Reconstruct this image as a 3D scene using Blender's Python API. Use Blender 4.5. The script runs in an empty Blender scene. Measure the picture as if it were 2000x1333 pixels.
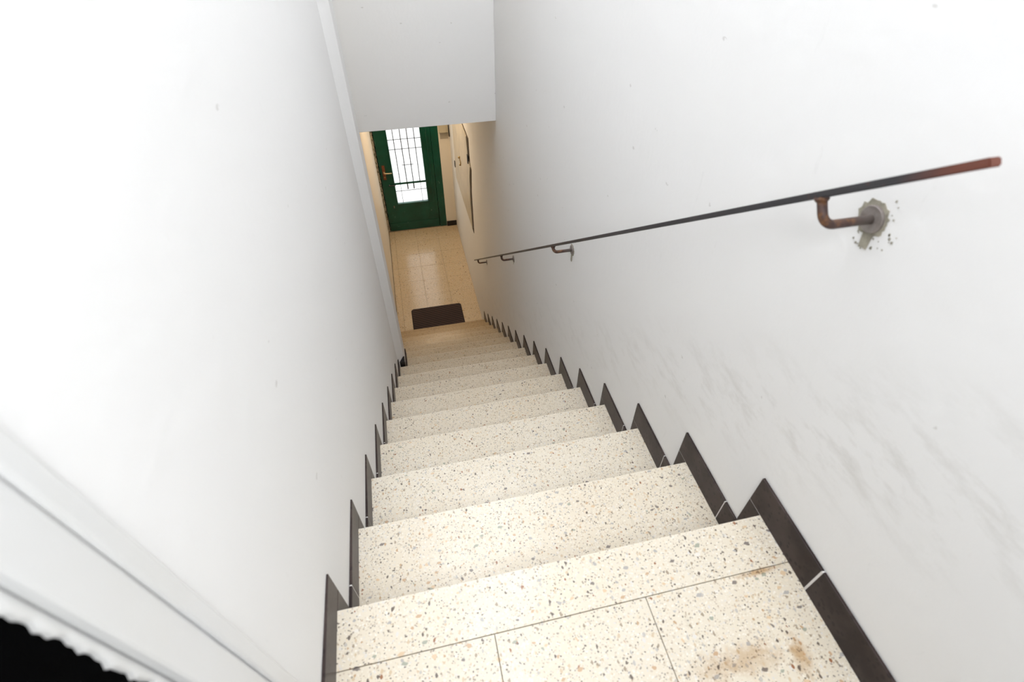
import bpy, bmesh, math, random
from mathutils import Vector, Matrix
random.seed(7)
S = bpy.context.scene
COL = S.collection

# ------------------------------------------------------------------ camera
R, H, W = 0.25, 0.184008, 0.86368          # going, rise, clear width of the flight
cam_d = bpy.data.cameras.new('camera'); cam = bpy.data.objects.new('camera', cam_d); COL.objects.link(cam)
fw = Vector((0.15588192, 0.69498817, -0.70192042)); rt = Vector((0.97604467, -0.21756607, 0.00134185)); up = Vector((0.15178149, 0.68531486, 0.71225411))
m = Matrix((rt, up, -fw)).transposed().to_4x4(); m.translation = Vector((0.241306, -0.389417, 1.021883))
cam.matrix_world = m
cam_d.sensor_width = 36; cam_d.lens = 1006.96 / 2000 * 36; cam_d.clip_start = 0.02; cam_d.clip_end = 100
cam_d.dof.use_dof = True; cam_d.dof.focus_distance = 2.6; cam_d.dof.aperture_fstop = 4.5
S.camera = cam

# ------------------------------------------------------------------ light
wd = bpy.data.worlds.new('daylight'); S.world = wd; wd.use_nodes = True
wd.node_tree.nodes['Background'].inputs[0].default_value = (0.95, 0.98, 1.0, 1); wd.node_tree.nodes['Background'].inputs[1].default_value = 3.3
def area(name, loc, target, sx, sy, power, color, portal=False):
    l = bpy.data.lights.new(name, 'AREA'); l.shape = 'RECTANGLE'; l.size = sx; l.size_y = sy; l.energy = power; l.color = color
    o = bpy.data.objects.new(name, l); COL.objects.link(o); o.location = loc
    o.rotation_euler = (Vector(target) - Vector(loc)).to_track_quat('-Z', 'Y').to_euler()
    if portal: l.cycles.is_portal = True
    return o
area('door_portal', (0.31, 6.12, -1.85), (0.31, 0, -1.85), 0.44, 1.4, 1, (1, 1, 1), True)
area('stairwell_fill', (0.43, 1.05, 2.77), (0.43, 1.05, 0.0), 0.6, 2.4, 41, (0.955, 0.975, 1.0))  # unseen soft light added overhead to even out the walls
area('landing_fill', (0.30, -0.75, 1.45), (0.55, 1.4, -0.5), 0.5, 0.4, 9, (0.955, 0.975, 1.0))  # floating softbox added behind the camera to lift the lower walls
area('hall_light', (0.40, 5.1, -0.34), (0.40, 5.1, -3), 0.45, 0.8, 13, (1.0, 0.78, 0.54))
S.view_settings.view_transform = 'Standard'; S.view_settings.look = 'None'
S.view_settings.gamma = 1; S.view_settings.use_curve_mapping = False; S.view_settings.exposure = 0.0

# ------------------------------------------------------------------ node helpers
class NT:
    def __init__(s, name):
        s.m = bpy.data.materials.new(name); s.m.use_nodes = True; s.t = s.m.node_tree; s.b = s.t.nodes['Principled BSDF']
    def n(s, typ, ins=None, **kw):
        x = s.t.nodes.new(typ)
        for k, v in kw.items(): setattr(x, k, v)
        for k, v in (ins or {}).items():
            if isinstance(v, bpy.types.NodeSocket): s.t.links.new(v, x.inputs[k])
            else: x.inputs[k].default_value = v
        return x
    def math(s, op, a, b=0.0, c=0.0, clamp=False):
        return s.n('ShaderNodeMath', {0: a, 1: b, 2: c}, operation=op, use_clamp=clamp).outputs[0]
    def mix(s, f, a, b, mode='MIX'):
        x = s.n('ShaderNodeMix', {0: f}, data_type='RGBA', blend_type=mode)
        for i, v in ((6, a), (7, b)):
            if isinstance(v, bpy.types.NodeSocket): s.t.links.new(v, x.inputs[i])
            else: x.inputs[i].default_value = (*v, 1) if len(v) == 3 else v
        return x.outputs[2]
    def ramp(s, f, stops, interp='LINEAR'):
        x = s.n('ShaderNodeValToRGB', {0: f}); e = x.color_ramp; e.interpolation = interp
        while len(e.elements) < len(stops): e.elements.new(0.5)
        for el, (p, c) in zip(e.elements, stops):
            el.position = p; el.color = (*c, 1) if not isinstance(c, (int, float)) else (c, c, c, 1)
        return x.outputs[0]
    def pos(s): return s.n('ShaderNodeNewGeometry').outputs['Position']
    def mapping(s, v, loc=(0, 0, 0), rot=(0, 0, 0), sc=(1, 1, 1)):
        return s.n('ShaderNodeMapping', {0: v, 1: loc, 2: rot, 3: sc}).outputs[0]
    def noise(s, v, scale, detail=3, rough=0.55):
        return s.n('ShaderNodeTexNoise', {'Vector': v, 'Scale': scale, 'Detail': detail, 'Roughness': rough}).outputs['Fac']
    def bump(s, h, strength, dist=0.002):
        x = s.n('ShaderNodeBump', {'Strength': strength, 'Distance': dist, 'Height': h}); s.t.links.new(x.outputs[0], s.b.inputs['Normal'])
    def base(s, c):
        if isinstance(c, bpy.types.NodeSocket): s.t.links.new(c, s.b.inputs['Base Color'])
        else: s.b.inputs['Base Color'].default_value = (*c, 1)
    def set(s, k, v):
        if isinstance(v, bpy.types.NodeSocket): s.t.links.new(v, s.b.inputs[k])
        else: s.b.inputs[k].default_value = v

def terrazzo(name, matrix, tint=(1, 1, 1), stains_and_shading=False, gloss=0.0):
    t = NT(name); p = t.pos()
    wn = t.n('ShaderNodeTexNoise', {'Vector': p, 'Scale': 70.0, 'Detail': 2.0})
    off = t.n('ShaderNodeVectorMath', {0: wn.outputs['Color'], 1: (0.5, 0.5, 0.5)}, operation='SUBTRACT').outputs[0]
    off = t.n('ShaderNodeVectorMath', {0: off, 3: 0.006}, operation='SCALE').outputs[0]
    v = t.n('ShaderNodeVectorMath', {0: p, 1: off}, operation='ADD').outputs[0]
    col = matrix
    def layer(col, scale, thr, frac, stops, rot, metric='MINKOWSKI', sc=(1, 1, 1)):
        vv = t.mapping(v, rot=rot, sc=sc)
        vo = t.n('ShaderNodeTexVoronoi', {'Vector': vv, 'Scale': scale, 'Exponent': 1.1} if metric == 'MINKOWSKI' else {'Vector': vv, 'Scale': scale}, distance=metric)
        sep = t.n('ShaderNodeSeparateColor', {0: vo.outputs['Color']})
        size = t.math('MULTIPLY_ADD', sep.outputs[1], thr * 0.7, thr * 0.55)
        inside = t.math('LESS_THAN', vo.outputs['Distance'], size)
        sel = t.math('LESS_THAN', sep.outputs[0], frac)
        f = t.math('MULTIPLY', inside, sel)
        c = t.ramp(sep.outputs[2], stops, 'CONSTANT')
        return t.mix(f, col, c)
    soft = [(0.0, (0.77, 0.72, 0.64)), (0.22, (0.58, 0.50, 0.40)), (0.40, (0.66, 0.63, 0.59)), (0.54, (0.46, 0.37, 0.27)), (0.66, (0.80, 0.76, 0.69)), (0.80, (0.34, 0.30, 0.25)), (0.91, (0.17, 0.14, 0.11))]
    col = layer(col, 250, 0.50, 0.80, soft, (0.4, 0.3, 0.9))
    col = layer(col, 160, 0.46, 0.55, soft, (1.2, 0.5, 0.2), sc=(1, 1.5, 1))
    mid = [(0.0, (0.60, 0.48, 0.33)), (0.22, (0.50, 0.47, 0.43)), (0.42, (0.72, 0.62, 0.48)), (0.56, (0.68, 0.65, 0.61)), (0.68, (0.36, 0.29, 0.21)), (0.80, (0.14, 0.11, 0.09)), (0.9, (0.50, 0.34, 0.20)), (0.96, (0.30, 0.13, 0.06))]
    if gloss: col = layer(col, 42, 0.40, 0.30, mid, (0.9, 0.1, 0.3), sc=(1.3, 1, 1))
    col = layer(col, 105, 0.46, 0.44, mid, (0.2, 1.1, 0.6), sc=(1.4, 1, 1))
    col = layer(col, 66, 0.40, 0.27, [(0.0, (0.66, 0.50, 0.33)), (0.25, (0.42, 0.40, 0.38)), (0.42, (0.76, 0.68, 0.56)), (0.60, (0.22, 0.19, 0.17)), (0.72, (0.55, 0.38, 0.24)), (0.84, (0.36, 0.37, 0.30)), (0.93, (0.74, 0.70, 0.64))], (0.7, 0.2, 1.3), sc=(1, 1.4, 1))
    cl = t.noise(p, 3.5, 4)
    col = t.mix(t.ramp(cl, [(0.38, 0.0), (0.75, 0.35)]), col, (0.94, 0.88, 0.78), 'MULTIPLY')
    sx = t.n('ShaderNodeSeparateXYZ', {0: p})
    if stains_and_shading:      # pale tread arrises: edge highlights put into the colour, stronger down the flight
        e = t.math('PINGPONG', sx.outputs[1], R / 2); e2 = t.math('MULTIPLY', t.math('LESS_THAN', e, 0.0035), t.math('GREATER_THAN', sx.outputs[1], -0.02))
        col = t.mix(t.math('MULTIPLY', e2, t.ramp(t.math('MULTIPLY', sx.outputs[1], 0.25), [(0.1, 0.12), (0.6, 0.9)])), col, (0.86, 0.80, 0.70))
    if stains_and_shading:
        for cx, cy, rx, ry, k in ((0.70, -0.235, 0.075, 0.03, 0.55), (0.79, -0.25, 0.02, 0.04, 0.8), (0.63, -0.235, 0.05, 0.03, 0.35), (0.80, -0.105, 0.06, 0.007, 0.8)):
            q = t.mapping(p, loc=(-cx / rx, -cy / ry, 0), sc=(1 / rx, 1 / ry, 0))
            d = t.n('ShaderNodeVectorMath', {0: q}, operation='LENGTH').outputs['Value']
            d = t.math('ADD', d, t.math('MULTIPLY_ADD', t.noise(p, 60, 4), 1.6, -0.8))
            f = t.math('MULTIPLY', t.ramp(d, [(0.25, 1.0), (1.0, 0.0)]), k)
            col = t.mix(f, col, (0.62, 0.42, 0.22), 'MULTIPLY')
    if stains_and_shading:      # yellowing plus light falloff down the flight, put into the colour
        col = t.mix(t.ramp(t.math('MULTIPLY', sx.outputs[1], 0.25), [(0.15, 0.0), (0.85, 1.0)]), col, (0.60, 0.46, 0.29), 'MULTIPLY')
    if tint != (1, 1, 1): col = t.mix(1.0, col, tint, 'MULTIPLY')
    t.base(col); t.set('Roughness', t.ramp(t.noise(p, 14, 3), [(0.3, 0.26 - gloss), (0.7, 0.36 - gloss)])); t.set('Specular IOR Level', 0.45 + 2 * gloss)
    t.bump(t.noise(p, 9, 2), 0.15, 0.003)
    return t.m

def plaster(name, colr, smudge=False, cream=None):
    t = NT(name); p = t.pos(); col = colr
    n1 = t.noise(p, 2.2, 5, 0.6)
    col = t.mix(t.ramp(n1, [(0.35, 0.0), (0.8, 0.10)]), col, (0.80, 0.79, 0.77))
    # small nicks and scratches
    sp = t.n('ShaderNodeTexVoronoi', {'Vector': t.mapping(p, sc=(1, 1, 2.2)), 'Scale': 7.0, 'Randomness': 1.0})
    nick = t.math('MULTIPLY', t.math('LESS_THAN', sp.outputs['Distance'], 0.06), t.math('GREATER_THAN', t.noise(p, 60, 2), 0.5))
    col = t.mix(t.math('MULTIPLY', nick, 0.35), col, (0.42, 0.40, 0.37))
    wv = t.noise(t.mapping(p, rot=(0.7, 0, 0), sc=(1, 9, 1.5)), 6, 6, 0.7)
    col = t.mix(t.ramp(wv, [(0.66, 0.0), (0.70, 0.13), (0.74, 0.0)]), col, (0.55, 0.54, 0.52))
    if smudge:
        # hand and shoe scuffs that run along the flight, a little above the skirting
        sx = t.n('ShaderNodeSeparateXYZ', {0: p})
        hgt = t.math('MULTIPLY_ADD', sx.outputs[1], 0.736, sx.outputs[2])       # height over the pitch line
        band = t.ramp(t.math('ABSOLUTE', t.math('SUBTRACT', hgt, 0.28)), [(0.0, 1.0), (0.22, 0.0)])
        rg = t.ramp(sx.outputs[1], [(0.0, 1.0), (1.0, 0.45)])
        n2 = t.noise(t.mapping(p, rot=(0.635, 0, 0), sc=(1, 1.5, 4)), 4.5, 7, 0.70)
        f = t.math('MULTIPLY', t.math('MULTIPLY', band, t.ramp(n2, [(0.50, 0.0), (0.72, 0.5)])), rg)
        col = t.mix(f, col, (0.52, 0.50, 0.46))
    t.base(col); t.set('Roughness', 0.62); t.set('Specular IOR Level', 0.3)
    h = t.math('ADD', t.noise(p, 5, 5, 0.6), t.math('MULTIPLY', t.noise(p, 45, 3), 0.25))
    t.bump(h, 0.35, 0.006)
    return t.m

def simple(name, c, rough=0.5, metal=0.0, c2=None, scale=20, bump=0.0, spec=0.5):
    t = NT(name); p = t.pos(); col = c
    if c2: col = t.mix(t.ramp(t.noise(p, scale, 4), [(0.4, 0.0), (0.65, 1.0)]), c, c2)
    t.base(col); t.set('Roughness', rough); t.set('Metallic', metal); t.set('Specular IOR Level', spec)
    if bump: t.bump(t.noise(p, scale * 2, 3), bump, 0.002)
    return t.m

M = {}
M['terrazzo'] = terrazzo('terrazzo_cream', (0.71, 0.645, 0.53), stains_and_shading=True)
M['terrazzo_hall'] = terrazzo('terrazzo_hall', (0.66, 0.56, 0.42), (0.97, 0.90, 0.78), gloss=0.10)
M['white'] = plaster('white_wall_paint', (0.88, 0.88, 0.88), smudge=True)
M['white_left'] = plaster('white_left_wall_paint', (0.88, 0.88, 0.88))
M['white_plain'] = plaster('white_lintel_paint', (0.87, 0.87, 0.87))
M['cream'] = plaster('cream_wall_paint', (0.86, 0.79, 0.67))
M['grout'] = simple('grout', (0.30, 0.24, 0.18), 0.9)
M['joint'] = simple('white_joint', (0.72, 0.70, 0.68), 0.8)
M['green'] = None
t = NT('green_gloss_paint'); p = t.pos()
c = t.mix(t.ramp(t.noise(p, 4, 4), [(0.35, 0.0), (0.7, 1.0)]), (0.0, 0.080, 0.048), (0.0, 0.048, 0.028))
chip = t.ramp(t.noise(t.mapping(p, sc=(2.2, 1, 0.7)), 26, 4, 0.7), [(0.70, 0.0), (0.715, 1.0)])
c = t.mix(t.math('MULTIPLY', chip, 0.8), c, (0.45, 0.50, 0.45)); t.base(c); t.set('Roughness', 0.28); t.bump(t.noise(p, 30, 3), 0.3, 0.003); M['green'] = t.m
t = NT('peeling_frame_paint'); p = t.pos()
c = t.mix(t.ramp(t.noise(t.mapping(p, sc=(3, 1, 0.8)), 34, 5, 0.75), [(0.47, 0.0), (0.52, 1.0)]), (0.03, 0.05, 0.035), (0.52, 0.45, 0.36)); t.base(c); t.set('Roughness', 0.7); M['peel'] = t.m
t = NT('dark_brown_skirting'); p = t.pos()
vo = t.n('ShaderNodeTexVoronoi', {'Vector': p, 'Scale': 75.0}); spk = t.math('LESS_THAN', vo.outputs['Distance'], 0.28)
c = t.mix(t.ramp(t.noise(p, 11, 4), [(0.40, 0.0), (0.62, 1.0)]), (0.054, 0.038, 0.035), (0.026, 0.017, 0.016))
c = t.mix(t.math('MULTIPLY', spk, 0.7), c, (0.018, 0.012, 0.012)); t.base(c); t.set('Roughness', 0.34); t.set('Specular IOR Level', 0.18); M['skirt'] = t.m
M['black'] = simple('black_skirting', (0.006, 0.005, 0.006), 0.35)
t = NT('rusty_painted_iron'); p = t.pos(); sx = t.n('ShaderNodeSeparateXYZ', {0: p})
near = t.ramp(t.math('ADD', sx.outputs[1], 0.04), [(0.035, 1.0), (0.085, 0.0)])
endm = t.math('MULTIPLY', near, t.ramp(t.noise(p, 14, 3), [(0.3, 0.55), (0.6, 1.0)]))
endm = t.math('MULTIPLY', endm, t.math('GREATER_THAN', sx.outputs[2], 0.70))
nz = t.ramp(t.noise(p, 30, 5, 0.65), [(0.62, 0.0), (0.74, 0.4)])
f = t.math('MAXIMUM', endm, nz)
c = t.mix(f, (0.040, 0.038, 0.042), (0.17, 0.052, 0.032)); t.base(c); t.set('Roughness', 0.42); t.set('Metallic', 0.15); t.bump(t.noise(p, 120, 3), 0.2, 0.001); M['rail'] = t.m
t = NT('rusty_bracket_iron'); p = t.pos()
c = t.ramp(t.noise(p, 38, 4, 0.6), [(0.36, (0.040, 0.022, 0.022)), (0.52, (0.085, 0.045, 0.034)), (0.60, (0.19, 0.085, 0.035)), (0.68, (0.15, 0.125, 0.11))]); sx = t.n('ShaderNodeSeparateXYZ', {0: p}); c = t.mix(t.ramp(t.math('MULTIPLY', t.math('SUBTRACT', sx.outputs[0], 0.79), 12.5), [(0.45, 0.0), (0.8, 0.8)]), c, (0.17, 0.145, 0.13))
t.base(c); t.set('Roughness', 0.5); t.set('Metallic', 0.2); t.bump(t.noise(p, 150, 3), 0.3, 0.001); M['bracket'] = t.m
M['plate'] = simple('grey_steel_plate', (0.30, 0.27, 0.25), 0.5, 0.3, (0.20, 0.17, 0.16), 60, 0.3)
M['patch'] = simple('raw_plaster_patch', (0.40, 0.37, 0.30), 0.9, 0, (0.24, 0.225, 0.18), 70, 0.6)
M['mat'] = simple('brown_mat', (0.026, 0.013, 0.011), 0.85, 0, (0.020, 0.010, 0.009), 60, 0.4)
M['rib'] = simple('brown_mat_rib', (0.060, 0.032, 0.026), 0.8)
M['cupboard'] = simple('cream_cupboard_paint', (0.66, 0.60, 0.48), 0.5, 0, (0.58, 0.53, 0.43), 9, 0.2)
M['crack'] = simple('dark_crack', (0.07, 0.05, 0.035), 0.9)
M['brass'] = simple('worn_brass', (0.42, 0.32, 0.16), 0.35, 0.7)
M['lever'] = simple('pale_brass_lever', (0.72, 0.60, 0.38), 0.35, 0.3)
M['copper'] = simple('worn_copper_plate', (0.26, 0.085, 0.035), 0.45, 0.3, (0.16, 0.05, 0.025), 50)
M['iron'] = simple('dark_grille_iron', (0.05, 0.05, 0.05), 0.5)
M['beige'] = simple('beige_box_paint', (0.58, 0.52, 0.38), 0.5)
M['beige2'] = simple('greyish_beige_paint', (0.50, 0.45, 0.36), 0.6)
M['frame'] = simple('glossy_white_frame_paint', (0.76, 0.77, 0.78), 0.3, 0, (0.73, 0.73, 0.71), 3, 0.05)
M['dark_opening'] = simple('unlit_opening_black', (0.0012, 0.0012, 0.0014), 0.9, spec=0.02)  # near-black colour for the unlit space behind the frame
M['concrete'] = simple('pavement_concrete', (0.55, 0.54, 0.52), 0.9, 0, (0.48, 0.47, 0.45), 4)
g = bpy.data.materials.new('frosted_glass'); g.use_nodes = True; nt = g.node_tree; nt.nodes.clear()
out = nt.nodes.new('ShaderNodeOutputMaterial'); tr = nt.nodes.new('ShaderNodeBsdfTransparent'); tl = nt.nodes.new('ShaderNodeBsdfTranslucent'); gl = nt.nodes.new('ShaderNodeBsdfGlossy')
gl.inputs['Roughness'].default_value = 0.1; m1 = nt.nodes.new('ShaderNodeMixShader'); m1.inputs[0].default_value = 0.4; m2 = nt.nodes.new('ShaderNodeMixShader'); m2.inputs[0].default_value = 0.05
nt.links.new(tr.outputs[0], m1.inputs[1]); nt.links.new(tl.outputs[0], m1.inputs[2]); nt.links.new(m1.outputs[0], m2.inputs[1]); nt.links.new(gl.outputs[0], m2.inputs[2]); nt.links.new(m2.outputs[0], out.inputs[0])
M['glass'] = g

# ------------------------------------------------------------------ object helpers
def tag(o, label=None, cat=None, group=None, kind=None):
    if label: o['label'] = label
    if cat: o['category'] = cat
    if group: o['group'] = group
    if kind: o['kind'] = kind
    return o
WL = {}
def wloc(o): return WL.get(o.name, Vector((0, 0, 0)))
def place(o, loc, parent):
    loc = Vector(loc); WL[o.name] = loc
    if parent: o.parent = parent; o.location = loc - wloc(parent)
    else: o.location = loc
    return o
def empty(name, loc, **kw):
    o = bpy.data.objects.new(name, None); COL.objects.link(o); o.empty_display_size = 0.1; place(o, loc, None); return tag(o, **kw)
cache = {}
def link_bm(name, bm, loc, mat, parent=None, smooth=False, key=None):
    me = bpy.data.meshes.new(name); bm.normal_update(); bm.to_mesh(me); bm.free(); me.materials.append(mat)
    if smooth:
        for f in me.polygons: f.use_smooth = True
    if key: cache[key] = me
    o = bpy.data.objects.new(name, me); COL.objects.link(o); return place(o, loc, parent)
def box(name, x0, x1, y0, y1, z0, z1, mat, parent=None, bev=0.0, seg=2):
    c = ((x0 + x1) / 2, (y0 + y1) / 2, (z0 + z1) / 2); d = (x1 - x0, y1 - y0, z1 - z0)
    key = (round(d[0], 4), round(d[1], 4), round(d[2], 4), mat.name, bev)
    if key in cache:
        o = bpy.data.objects.new(name, cache[key]); COL.objects.link(o); return place(o, c, parent)
    bm = bmesh.new(); bmesh.ops.create_cube(bm, size=1); bmesh.ops.scale(bm, vec=d, verts=bm.verts)
    if bev: bmesh.ops.bevel(bm, geom=bm.edges[:], offset=bev, segments=seg, affect='EDGES', profile=0.5)
    return link_bm(name, bm, c, mat, parent, key=key)
def prism(name, pts, axis, a0, a1, mat, parent=None, bev=0.0):
    """polygon pts in the two other axes (order x,y,z without 'axis'), extruded a0..a1"""
    bm = bmesh.new()
    def mk(p, a):
        v = list(p); v.insert(axis, a); return v
    cs = [Vector(mk(p, a)) for a in (a0, a1) for p in pts]; ctr = sum(cs, Vector()) / len(cs)
    A = [bm.verts.new(Vector(mk(p, a0)) - ctr) for p in pts]; B = [bm.verts.new(Vector(mk(p, a1)) - ctr) for p in pts]
    bm.faces.new(A); bm.faces.new(B[::-1]); n = len(pts)
    for i in range(n): bm.faces.new((A[i], B[i], B[(i + 1) % n], A[(i + 1) % n]))
    bmesh.ops.recalc_face_normals(bm, faces=bm.faces)
    if bev: bmesh.ops.bevel(bm, geom=bm.edges[:], offset=bev, segments=2, affect='EDGES', profile=0.5)
    return link_bm(name, bm, ctr, mat, parent)
def tube(name, path, r, mat, parent=None, seg=16, caps=True):
    path = [Vector(p) for p in path]; ctr = path[0].copy(); bm = bmesh.new(); rings = []
    prev = None
    for i, p_ in enumerate(path):
        d = (path[min(i + 1, len(path) - 1)] - path[max(i - 1, 0)]).normalized()
        if prev is None: a = d.orthogonal().normalized()
        else: a = (prev - d * prev.dot(d)).normalized()
        prev = a; b = d.cross(a); rr = r[i] if isinstance(r, (list, tuple)) else r
        rings.append([bm.verts.new(p_ - ctr + (a * math.cos(q) + b * math.sin(q)) * rr) for q in [2 * math.pi * k / seg for k in range(seg)]])
    for A, B in zip(rings, rings[1:]):
        for k in range(seg): bm.faces.new((A[k], A[(k + 1) % seg], B[(k + 1) % seg], B[k]))
    if caps: bm.faces.new(rings[0][::-1]); bm.faces.new(rings[-1])
    bmesh.ops.recalc_face_normals(bm, faces=bm.faces)
    o = link_bm(name, bm, ctr, mat, parent, smooth=True)
    return o
ST = dict(kind='structure')
ZF = -16 * H; YD = 6.011; XH = -0.083; TOP = 2.8

# ------------------------------------------------------------------ structure
WR = W + 0.006
o = box('wall_right', WR, WR + 0.12, -1.6, YD + 0.16, ZF - 0.2, TOP, M['white']); tag(o, 'long white plastered wall that carries the handrail', 'wall', **ST); wall_right = o
def xl(y): return 0.0131 * max(y, 0)
o = prism('wall_left', [(-0.006, -0.158), (xl(2.06) - 0.006, 2.06), (-0.2, 2.06), (-0.2, -0.158)], 2, ZF - 0.2, TOP, M['white_left']); tag(o, 'white plastered wall on the left of the steps', 'wall', **ST)
o = prism('wall_left', [(-0.2, 2.05), (0.015, 1.985), (0.034, 2.02), (0.052, 2.055), (0.058, 2.066), (0.058, 2.262), (0.05, 2.27), (-0.2, 2.27)], 2, ZF - 0.2, TOP, M['white_plain']); tag(o, 'narrow white pier jutting from the left wall halfway down the steps', 'pier', **ST); pier = o
o = box('wall_left', -0.2, XH, 2.27, YD + 0.16, ZF - 0.2, TOP, M['cream']); tag(o, 'cream wall on the left of the lower hall', 'wall', **ST); hall_left = o
o = box('wall_front', XH, WR, 2.891, 3.03, -0.289, TOP, M['white_plain'], bev=0.002); tag(o, 'pale grey-white wall hanging over the steps above the hall opening', 'wall', **ST)
o = box('ceiling', XH, WR, 3.03, YD + 0.16, -0.289, -0.17, M['cream']); tag(o, 'low cream ceiling of the hall, hidden behind the hanging wall', 'ceiling', **ST)
o = box('ceiling', -0.2, WR, -1.6, 3.03, TOP, TOP + 0.1, M['white_plain']); tag(o, 'white ceiling over the flight, above the view', 'ceiling', **ST)
o = box('wall_back', -0.2, WR, -1.7, -1.6, -0.3, TOP, M['white_plain']); tag(o, 'white wall behind the viewer on the landing', 'wall', **ST)
# end wall round the front door
XD0, XD1, ZD1 = -0.083, 0.732, -0.92
o = box('wall_end', XD1, WR, YD, YD + 0.14, ZF - 0.2, -0.289, M['cream']); tag(o, 'narrow cream wall to the right of the green door', 'wall', **ST); wall_end = o
o = box('wall_end', XD0, XD1, YD, YD + 0.14, ZD1, -0.289, M['cream']); tag(o, 'cream wall above the green door', 'wall', **ST)

# landing floor
lf = box('floor', -0.2, WR, -1.6, -0.1, -0.16, -0.012, M['grout']); tag(lf, 'upper landing floor of cream terrazzo tiles', 'floor', **ST)
xe = [-0.006, 0.275, 0.564, WR]; ye = [-0.1 - 0.289 * i for i in range(6)]
for j in range(5):
    for i in range(3):
        box('tile', xe[i] + 0.0006, xe[i + 1] - 0.0006, max(ye[j + 1], -1.6) + 0.0006, ye[j] - (0.0012 if j == 0 else 0.0006), -0.012, random.uniform(-0.0004, 0.0), M['terrazzo'], lf, bev=0.0006, seg=1)
# hall floor
hf = box('floor', XH, WR, 3.72, YD + 0.14, ZF - 0.2, ZF - 0.013, M['grout']); tag(hf, 'hall floor of worn yellowish terrazzo tiles', 'floor', **ST)
xe = [XH, -0.009, 0.282, 0.573, WR]; ye = [3.73, 3.96, 4.252, 4.542, 4.834, 5.125, 5.416, 5.708, YD]
for j in range(8):
    for i in range(4):
        box('tile', xe[i] + 0.0008, xe[i + 1] - 0.0008, ye[j] + 0.0008, ye[j + 1] - 0.0008, ZF - 0.012, ZF + random.uniform(-0.0008, 0.0), M['terrazzo_hall'], hf, bev=0.0008, seg=1)
o = box('trim_1', XD0, XD1, YD - 0.0, YD + 0.15, ZF - 0.012, ZF + 0.006, M['grout']); tag(o, 'dark threshold under the green door', 'threshold', **ST)

# ------------------------------------------------------------------ staircase
st = empty('staircase', (0.4, 0, 0), label='long straight flight of cream terrazzo steps going down to the hall', cat='staircase')
for k in range(0, 16):
    y1 = k * R; y0 = y1 - R - 0.004 if k else -0.1
    x0 = (xl(y1) if y1 < 2.06 else XH) if k != 9 else XH
    z = -k * H
    if k == 9:
        tr_pts = [(0.0, y0), (xl(2.06), 2.06), (0.058, 2.06), (0.058, y1), (W, y1), (W, y0)]
        tr_pts = [(0.02, y0), (0.02, 2.06), (0.058, 2.06), (0.058, y1), (WR, y1), (WR, y0)]
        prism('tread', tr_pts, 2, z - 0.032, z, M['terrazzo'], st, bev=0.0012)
    else:
        xa = x0 - 0.006
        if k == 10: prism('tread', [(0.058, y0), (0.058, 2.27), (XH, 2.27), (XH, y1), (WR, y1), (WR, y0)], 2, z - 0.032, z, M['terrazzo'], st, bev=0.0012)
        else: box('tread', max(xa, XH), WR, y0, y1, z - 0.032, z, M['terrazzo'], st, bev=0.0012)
    xr = -0.006 if y1 < 2.06 else (0.058 if k == 9 else XH)
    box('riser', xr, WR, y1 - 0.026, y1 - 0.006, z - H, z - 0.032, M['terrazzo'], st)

# ------------------------------------------------------------------ stepped skirting
SH, SW = 0.082, 0.0394
def skirting(side, s, kmax, name, label):
    root = empty(name, (W if side > 0 else 0, 0, 0), label=label, cat='skirting', **ST)
    for k in range(0, kmax + 1):
        z = -k * H; y1 = k * R; ya = (k - 1) * R + SW; yb = y1 + SW
        xf = (W if side > 0 else xl(y1)); xb = (WR if side > 0 else xl(y1) - 0.007)
        a, b = min(xf, xb), max(xf, xb)
        g_ = 0.0012
        if k == 0:
            cuts = [-1.6, -0.74, -0.447, -0.153, yb]
            for c0, c1 in zip(cuts, cuts[1:]):
                if side < 0:
                    if c1 < -0.15: continue
                box('skirting_tile', a, b, c0 + g_, c1 - (g_ if c1 < 0 else 0), 0.0, s, M['skirt'], root, bev=0.0012)
            box('joint', a if side > 0 else b - 0.005, (a + 0.005) if side > 0 else b, -0.153 - 0.0022, -0.153 + 0.0022, 0.0, s - 0.001, M['joint'], root)
        else:
            cut = ya + 0.048
            box('skirting_tile', a, b, ya + 0.0005, cut - g_, z, z + s, M['skirt'], root, bev=0.0012)
            box('skirting_tile', a, b, cut + g_, yb, z, z + s, M['skirt'], root, bev=0.0012)
            box('joint', (a + 0.0006) if side > 0 else b - 0.005, (a + 0.005) if side > 0 else b - 0.0006, cut - g_, cut + g_, z, z + s - 0.001, M['joint'], root)
        # upright piece in front of the riser
        zb = z - H if k < 15 else ZF
        box('skirting_tile', a, b, y1 - 0.004, yb, zb + (0.0 if k == 15 else 0.0), z - 0.0012, M['skirt'], root, bev=0.0012)
        box('joint', (a + 0.0006) if side > 0 else b - 0.005, (a + 0.005) if side > 0 else b - 0.0006, y1, yb - 0.001, z - 0.0012, z, M['joint'], root)
    return root
skirting(+1, SH, 15, 'baseboard_right', 'dark brown speckled stone skirting stepping down the right wall')
bl = skirting(-1, 0.074, 8, 'baseboard_left', 'dark brown stone skirting stepping down the left wall, seen edge on')
box('skirting_tile', 0.026, 0.062, 2.012, 2.06, -9 * H, -1.437, M['black'], bl, bev=0.001)
box('skirting_tile', 0.058, 0.066, 2.06, 2.25 + 0.02, -9 * H, -9 * H + 0.082, M['skirt'], bl, bev=0.001)
o = box('baseboard_end', XD1 + 0.002, WR, YD - 0.01, YD, ZF, ZF + 0.075, M['black'], bev=0.001); tag(o, 'short black skirting right of the green door', 'skirting', **ST)
o = box('baseboard_left', XH, XH + 0.004, 3.9, YD, ZF, ZF + 0.014, M['crack']); tag(o, 'thin dark strip at the foot of the cream hall wall', 'skirting', **ST)

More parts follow.
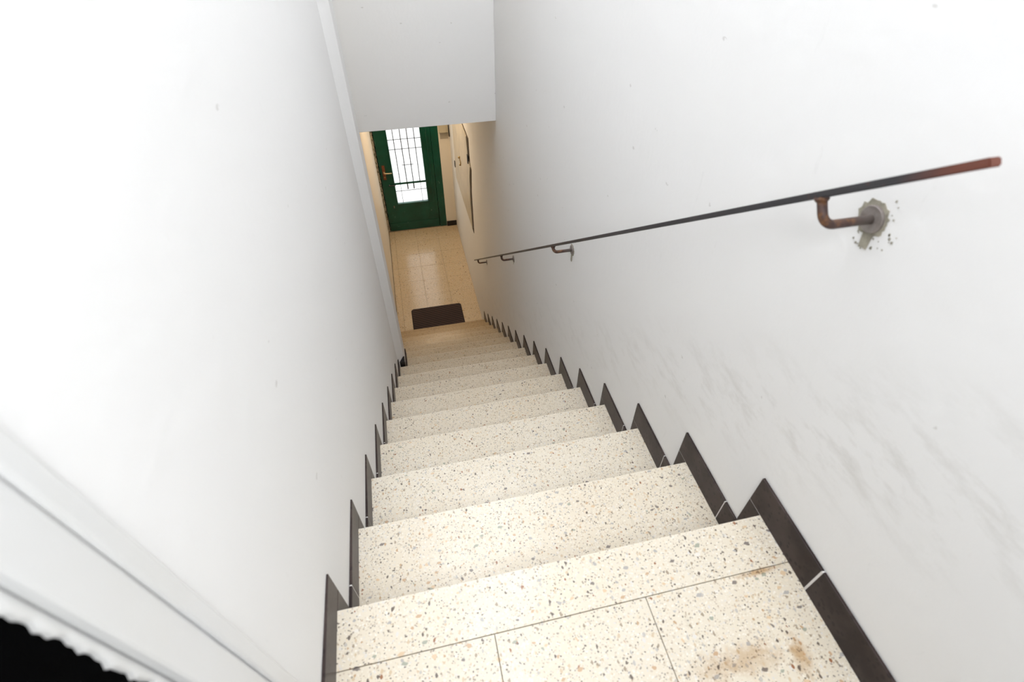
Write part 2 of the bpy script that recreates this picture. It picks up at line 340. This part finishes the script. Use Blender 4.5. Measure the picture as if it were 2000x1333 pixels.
# ------------------------------------------------------------------ door frame beside the viewer
def wavy(y, z): return y + 0.0008 * math.sin(z * 61) + 0.0012 * math.sin(z * 173 + 1) + 0.0011 * math.sin(z * 390 + 2)
df = empty('door_2', (0, -0.2, 0), label='white door frame with stepped moulding at lower left edge, black panel for the unlit opening behind', cat='door frame', **ST)
box('architrave', -0.2, 0.0, -0.1785, -0.158, 0.0, 2.1, M['frame'], df, bev=0.003)
box('moulding', -0.2, -0.0035, -0.222, -0.1785, 0.0, 2.1, M['frame'], df, bev=0.004)
# jamb with a ragged painted edge
bm = bmesh.new(); N = 320; prevv = None
for i in range(N + 1):
    z = 2.1 * i / N; yw = wavy(-0.2315, z); row = [bm.verts.new(q) for q in ((-0.2, -0.2225, z), (-0.013, -0.2225, z), (-0.011, -0.2245, z), (-0.011, yw + 0.002, z), (-0.013, yw, z), (-0.2, yw, z))]
    if prevv:
        for j in range(5): bm.faces.new((prevv[j], prevv[j + 1], row[j + 1], row[j]))
    prevv = row
bmesh.ops.recalc_face_normals(bm, faces=bm.faces)
link_bm('jamb', bm, (0, 0, 0), M['frame'], df, smooth=True)
box('opening_panel', -0.06, -0.016, -1.1, -0.222, 0.004, 2.1, M['dark_opening'], df)  # black panel put where the doorway opens into unlit space
o = box('wall_left', -0.2, -0.006, -1.6, -1.1, -0.3, TOP, M['white_plain']); tag(o, 'white wall behind the viewer beside the door frame', 'wall', **ST)
o = box('wall_left', -0.2, -0.006, -1.1, -0.158, 2.1, TOP, M['white_plain']); tag(o, 'white wall above the door frame beside the viewer', 'wall', **ST)

# ------------------------------------------------------------------ front door
d1 = empty('door_1', (0.32, YD, ZF), label='dark green front door with tall barred glass panel at the end of the hall', cat='door', **ST)
YF = YD + 0.012                      # leaf face
zb = ZF + 0.007
box('frame_post', XD0, -0.062, YD - 0.004, YD + 0.10, zb, ZD1, M['peel'], d1, bev=0.002)
box('frame_post', 0.640, XD1, YF - 0.012, YD + 0.10, zb, ZD1, M['green'], d1, bev=0.002)
box('frame_stop', -0.066, -0.030, YF + 0.046, YF + 0.075, zb, ZD1, M['peel'], d1)
box('frame_stop', 0.615, 0.645, YF + 0.046, YF + 0.075, zb, ZD1, M['green'], d1)
box('frame_head', -0.062, 0.640, YD, YD + 0.10, ZD1 - 0.06, ZD1, M['green'], d1, bev=0.002)
LX0, LX1, LZ1 = -0.052, 0.637, ZD1 - 0.063
GX0, GX1, GZ0, GZ1 = 0.107, 0.511, -2.53, -1.15
box('stile', LX0, GX0, YF, YF + 0.045, zb, LZ1, M['green'], d1, bev=0.002)
box('stile', GX1, LX1, YF, YF + 0.045, zb, LZ1, M['green'], d1, bev=0.002)
box('bottom_panel', GX0, GX1, YF, YF + 0.045, zb, GZ0, M['green'], d1, bev=0.001)
box('top_rail', GX0, GX1, YF, YF + 0.045, GZ1, LZ1, M['green'], d1, bev=0.001)
box('bead', GX1 - 0.001, GX1 + 0.018, YF - 0.010, YF, GZ0 - 0.02, GZ1, M['green'], d1, bev=0.003)
box('bead', GX1 + 0.066, GX1 + 0.078, YF - 0.012, YF, GZ0 - 0.02, GZ1, M['green'], d1, bev=0.003)
box('bead', GX0 - 0.012, GX0 + 0.001, YF - 0.008, YF, GZ0 - 0.02, GZ1, M['green'], d1, bev=0.003)
box('bead', GX0 + 0.001, GX1 - 0.001, YF - 0.010, YF, GZ0 - 0.02, GZ0 + 0.001, M['green'], d1, bev=0.003)
box('kick_board', LX0 + 0.01, LX1 - 0.01, YF - 0.008, YF, zb + 0.004, zb + 0.12, M['green'], d1, bev=0.002)
box('glass_pane', GX0, GX1, YF + 0.024, YF + 0.028, GZ0, GZ1, M['glass'], d1)
gr = box('grille', GX0, GX1, YF + 0.006, YF + 0.018, -2.262, -2.236, M['green'], d1, bev=0.002)
for x, z0, z1, r in ((0.180, -2.236, GZ1, 0.0055), (0.268, -2.236, GZ1, 0.006), (0.351, -2.236, GZ1, 0.006), (0.437, -2.236, GZ1, 0.0055), (0.180, GZ0, -2.262, 0.003), (0.441, GZ0, -2.262, 0.003), (0.270, -2.337, -2.262, 0.008), (0.350, -2.337, -2.262, 0.008)):
    tube('bar', [(x, YF + 0.012, z0), (x, YF + 0.012, z1)], r, M['iron'], gr, seg=8)
for z, x0, x1, r in ((-1.671, GX0, GX1, 0.0045), (-1.794, GX0, GX1, 0.0045), (-2.005, 0.236, 0.382, 0.0045), (-2.357, GX0, GX1, 0.004), (-1.45, GX0, GX1, 0.0045)):
    tube('bar', [(x0, YF + 0.019, z), (x1, YF + 0.019, z)], r, M['iron'], gr, seg=8)
hp = box('handle_plate', -0.020, 0.016, YF - 0.006, YF, -2.172, -1.977, M['copper'], d1, bev=0.002); tag(hp, 'reddish copper handle plate')
lv = tube('lever', [(0.0, YF - 0.006, -2.066), (0.0, YF - 0.034, -2.066), (0.006, YF - 0.042, -2.067), (0.05, YF - 0.045, -2.070), (0.095, YF - 0.042, -2.072)], [0.008, 0.008, 0.008, 0.007, 0.006], M['lever'], hp, seg=10)
tube('key_cylinder', [(-0.002, YF - 0.006, -2.13), (-0.002, YF - 0.016, -2.13)], 0.008, M['brass'], hp, seg=12)
bo = tube('bolt', [(0.022, YF - 0.010, -2.256), (GX0 + 0.01, YF - 0.010, -2.256)], 0.006, M['iron'], d1, seg=10); tag(bo, 'small iron sliding bolt')
tube('bolt_knob', [(0.04, YF - 0.012, -2.25), (0.04, YF - 0.030, -2.232)], 0.005, M['plate'], bo, seg=8)
tube('spring_catch', [(0.05, YF, -2.555), (0.05, YF - 0.018, -2.555), (0.05, YF - 0.022, -2.575)], 0.006, M['plate'], d1, seg=8)
o = box('floor', -2.6, 3.4, YD + 0.16, 11.5, ZF - 0.2, ZF - 0.02, M['concrete']); tag(o, 'pale pavement outside, washed out behind the door glass', 'pavement', **ST)

# ------------------------------------------------------------------ wall boxes by the door
jb = empty('junction_box', (0.80, YD, -1.60), label='small beige box high on the wall right of the green door', cat='box')
box('box_body', 0.742, 0.866, YD - 0.05, YD, -1.598, -1.40, M['beige'], jb, bev=0.003)
box('cover_lip', 0.738, 0.868, YD - 0.056, YD - 0.05, -1.604, -1.39, M['beige'], jb, bev=0.002)
box('lower_plate', 0.752, 0.852, YD - 0.006, YD, -1.70, -1.604, M['beige2'], jb, bev=0.002)
tube('hall_pipe', [(0.858, YD - 0.10, -0.32), (0.858, YD - 0.10, -1.56), (0.862, YD - 0.09, -1.64)], 0.008, M['iron'])
tag(bpy.data.objects['hall_pipe'], 'thin dark conduit in the corner beside the beige box', 'pipe')

# ------------------------------------------------------------------ meter cupboard
mc = empty('meter_cupboard', (WR, 4.85, -1.95), label='shallow cream two-door meter cupboard with cracked edge on the right hall wall', cat='cupboard')
XC = WR
def door_poly(y0, y1, wob):
    pts = [(y0, -1.95), (y1, -1.95), (y1, -0.99), (y0, -0.99)]
    if wob:
        zs = [-0.99, -1.10, -1.18, -1.22, -1.35, -1.5, -1.6, -1.75, -1.93]; dy = [0.07, 0.03, 0.02, -0.085, -0.03, -0.01, 0.01, -0.005, -0.015]
        pts = [(y1, -1.95), (y1, -0.99)] + [(y0 + d, z) for z, d in zip(zs, dy)]
    return pts
prism('cupboard_frame', [(4.225, -1.965), (5.50, -1.965), (5.50, -0.975), (4.26, -0.975), (4.25, -1.2), (4.165, -1.235), (4.24, -1.5)], 0, XC - 0.004, XC, M['crack'], mc)
prism('cupboard_door', door_poly(4.28, 4.890, True), 0, XC - 0.013, XC - 0.004, M['cupboard'], mc, bev=0.001)
prism('cupboard_door', door_poly(4.896, 5.46, False), 0, XC - 0.013, XC - 0.004, M['cupboard'], mc, bev=0.001)
la = box('latch', XC - 0.022, XC - 0.013, 4.86, 4.95, -1.505, -1.475, M['brass'], mc, bev=0.002)
tube('latch_knob', [(XC - 0.014, 4.925, -1.455), (XC - 0.034, 4.925, -1.455)], 0.012, M['brass'], la, seg=10)
tube('latch_knob', [(XC - 0.014, 4.885, -1.52), (XC - 0.030, 4.885, -1.52)], 0.010, M['brass'], la, seg=10)
for z in (-1.774, -1.15): box('hinge', XC - 0.022, XC - 0.013, 5.43, 5.465, z - 0.035, z + 0.035, M['iron'], mc, bev=0.001)
box('hinge', XC - 0.020, XC - 0.010, 4.262, 4.30, -1.22, -1.14, M['iron'], mc, bev=0.001)

# ------------------------------------------------------------------ doormat
def rrect(x0, x1, y0, y1, r, n=8):
    pts = []
    for cx, cy, a in ((x1 - r, y1 - r, 0), (x0 + r, y1 - r, 90), (x0 + r, y0 + r, 180), (x1 - r, y0 + r, 270)):
        pts += [(cx + r * math.cos(math.radians(a + 90 * i / n)), cy + r * math.sin(math.radians(a + 90 * i / n))) for i in range(n + 1)]
    return pts
MX0, MX1, MY0, MY1 = 0.085, 0.668, 3.875, 4.292
dm = empty('doormat', ((MX0 + MX1) / 2, 4.08, ZF), label='dark brown ribbed doormat with rounded corners at the foot of the steps', cat='mat')
prism('mat_base', rrect(MX0, MX1, MY0, MY1, 0.035), 2, ZF, ZF + 0.007, M['mat'], dm)
bm = bmesh.new(); dx, dy = 0.826, -0.563; nx, ny = 0.563, 0.826
cx, cy = (MX0 + MX1) / 2, (MY0 + MY1) / 2; i0 = 0.014
for i in range(-14, 15):
    o0 = Vector((cx + nx * 0.034 * i, cy + ny * 0.034 * i)); t0, t1 = -2, 2
    for c_, d_, lo, hi in ((o0.x, dx, MX0 + i0, MX1 - i0), (o0.y, dy, MY0 + i0, MY1 - i0)):
        a_, b_ = (lo - c_) / d_, (hi - c_) / d_; t0, t1 = max(t0, min(a_, b_)), min(t1, max(a_, b_))
    if t1 - t0 < 0.03: continue
    hw = 0.0075; A = [];
    for t_, s_ in ((t0, 1), (t1, 1)):
        for w_, z_ in ((-hw, 0.0), (-hw * .5, 0.004), (hw * .5, 0.004), (hw, 0.0)):
            A.append(bm.verts.new((o0.x + dx * t_ + nx * w_ - cx, o0.y + dy * t_ + ny * w_ - cy, z_)))
    for j in range(3): bm.faces.new((A[j], A[j + 1], A[j + 5], A[j + 4]))
    bm.faces.new(A[0:4][::-1]); bm.faces.new(A[4:8])
bmesh.ops.recalc_face_normals(bm, faces=bm.faces)
o = link_bm('mat_ribs', bm, (cx, cy, ZF + 0.0068), M['rib'], dm); o['kind'] = 'stuff'

# ------------------------------------------------------------------ handrail
XR = 0.790
def rz(y): return 0.674 - 0.7309 * (y - 0.14)
hr = empty('handrail', (XR, 1.8, rz(1.8)), label='thin dark iron handrail with rusty upper end, on four brackets along right wall', cat='handrail')
ya, yb = -0.034, 3.715
L = math.hypot(yb - ya, rz(yb) - rz(ya)); bm = bmesh.new(); bmesh.ops.create_cube(bm, size=1); bmesh.ops.scale(bm, vec=(0.0150, L, 0.0095), verts=bm.verts)
bmesh.ops.bevel(bm, geom=bm.edges[:], offset=0.0015, segments=2, affect='EDGES')
bar = link_bm('rail_bar', bm, (XR, (ya + yb) / 2, rz((ya + yb) / 2)), M['rail'], hr); bar.rotation_euler = (math.atan2(rz(yb) - rz(ya), yb - ya), 0, 0)
PL = [(0.116, 0.640), (1.283, -0.196), (2.364, -0.994), (3.478, -1.807)]
for i, (y, z) in enumerate(PL):
    # the arm leaves the rail square to its slope, then bends into the wall
    path = []; rb = 0.016; dv = Vector((0, 0.590, 0.807)); d_ = (rz(y) - z) / 1.238; bc = Vector((XR, y, z)); top = bc + dv * (d_ - 0.004)
    path.append(top); path.append(bc + dv * rb)
    for a in range(1, 7):
        q = math.radians(15 * a); path.append(bc + Vector((rb - rb * math.cos(q), 0, 0)) + dv * (rb - rb * math.sin(q)))
    path.append((WR - 0.001, y, z))
    br = tube('bracket', path, 0.0066, M['bracket'], hr, seg=16)
    tube('weld', [top + dv * 0.0005, top - dv * 0.003, top - dv * 0.006], [0.0098, 0.0092, 0.0070], M['bracket'], br, seg=16)
    pl = tube('wall_plate', [(WR, y, z), (WR - 0.004, y, z), (WR - 0.005, y, z)], [0.0195, 0.0195, 0.0183], M['plate'], br, seg=32)
    tag(pl, 'round grey steel wall plate')
    for f in pl.data.polygons: f.use_smooth = False
    # broken plaster round the plate
    rr = random.Random(20 + i); n = 40; pts = []; big = (1.0, 0.55, 0.5, 0.5)[i]
    for j in range(n):
        a = 2 * math.pi * j / n; rad = 0.0205 + big * (0.003 + 0.004 * rr.random()) + (0.002 if j % 3 == 0 else 0)
        if i == 0:
            if -0.2 < a < 0.9: rad += 0
            if a > math.pi * 1.37 and a < math.pi * 1.55: rad = 0.043 + 0.005 * rr.random()
            if 2.3 < a < 3.6: rad = 0.023 + 0.008 * rr.random() * (j % 2)
        elif i == 1 and math.pi * 1.42 < a < math.pi * 1.58: rad = 0.07 * rr.uniform(0.7, 1.0)
        elif math.pi * 1.45 < a < math.pi * 1.55: rad = 0.045
        pts.append((y + rad * math.cos(a), z + rad * math.sin(a)))
    prism('plaster_patch', pts, 0, WR - 0.0012, WR + 0.001, M['patch'], wall_right)
# flecks of bare plaster round the upper plate
for j in range(26):
    a = random.uniform(1.9, 5.2); rd = random.uniform(0.027, 0.048); y = 0.116 + rd * math.cos(a); z = 0.640 + rd * math.sin(a); s_ = random.uniform(0.0006, 0.0018)
    prism('plaster_chip', [(y - s_, z - s_ * 0.7), (y + s_ * .8, z - s_), (y + s_, z + s_ * .9), (y - s_ * 0.3, z + s_ * 1.5)], 0, WR - 0.0008, WR + 0.001, M['patch'], wall_right)
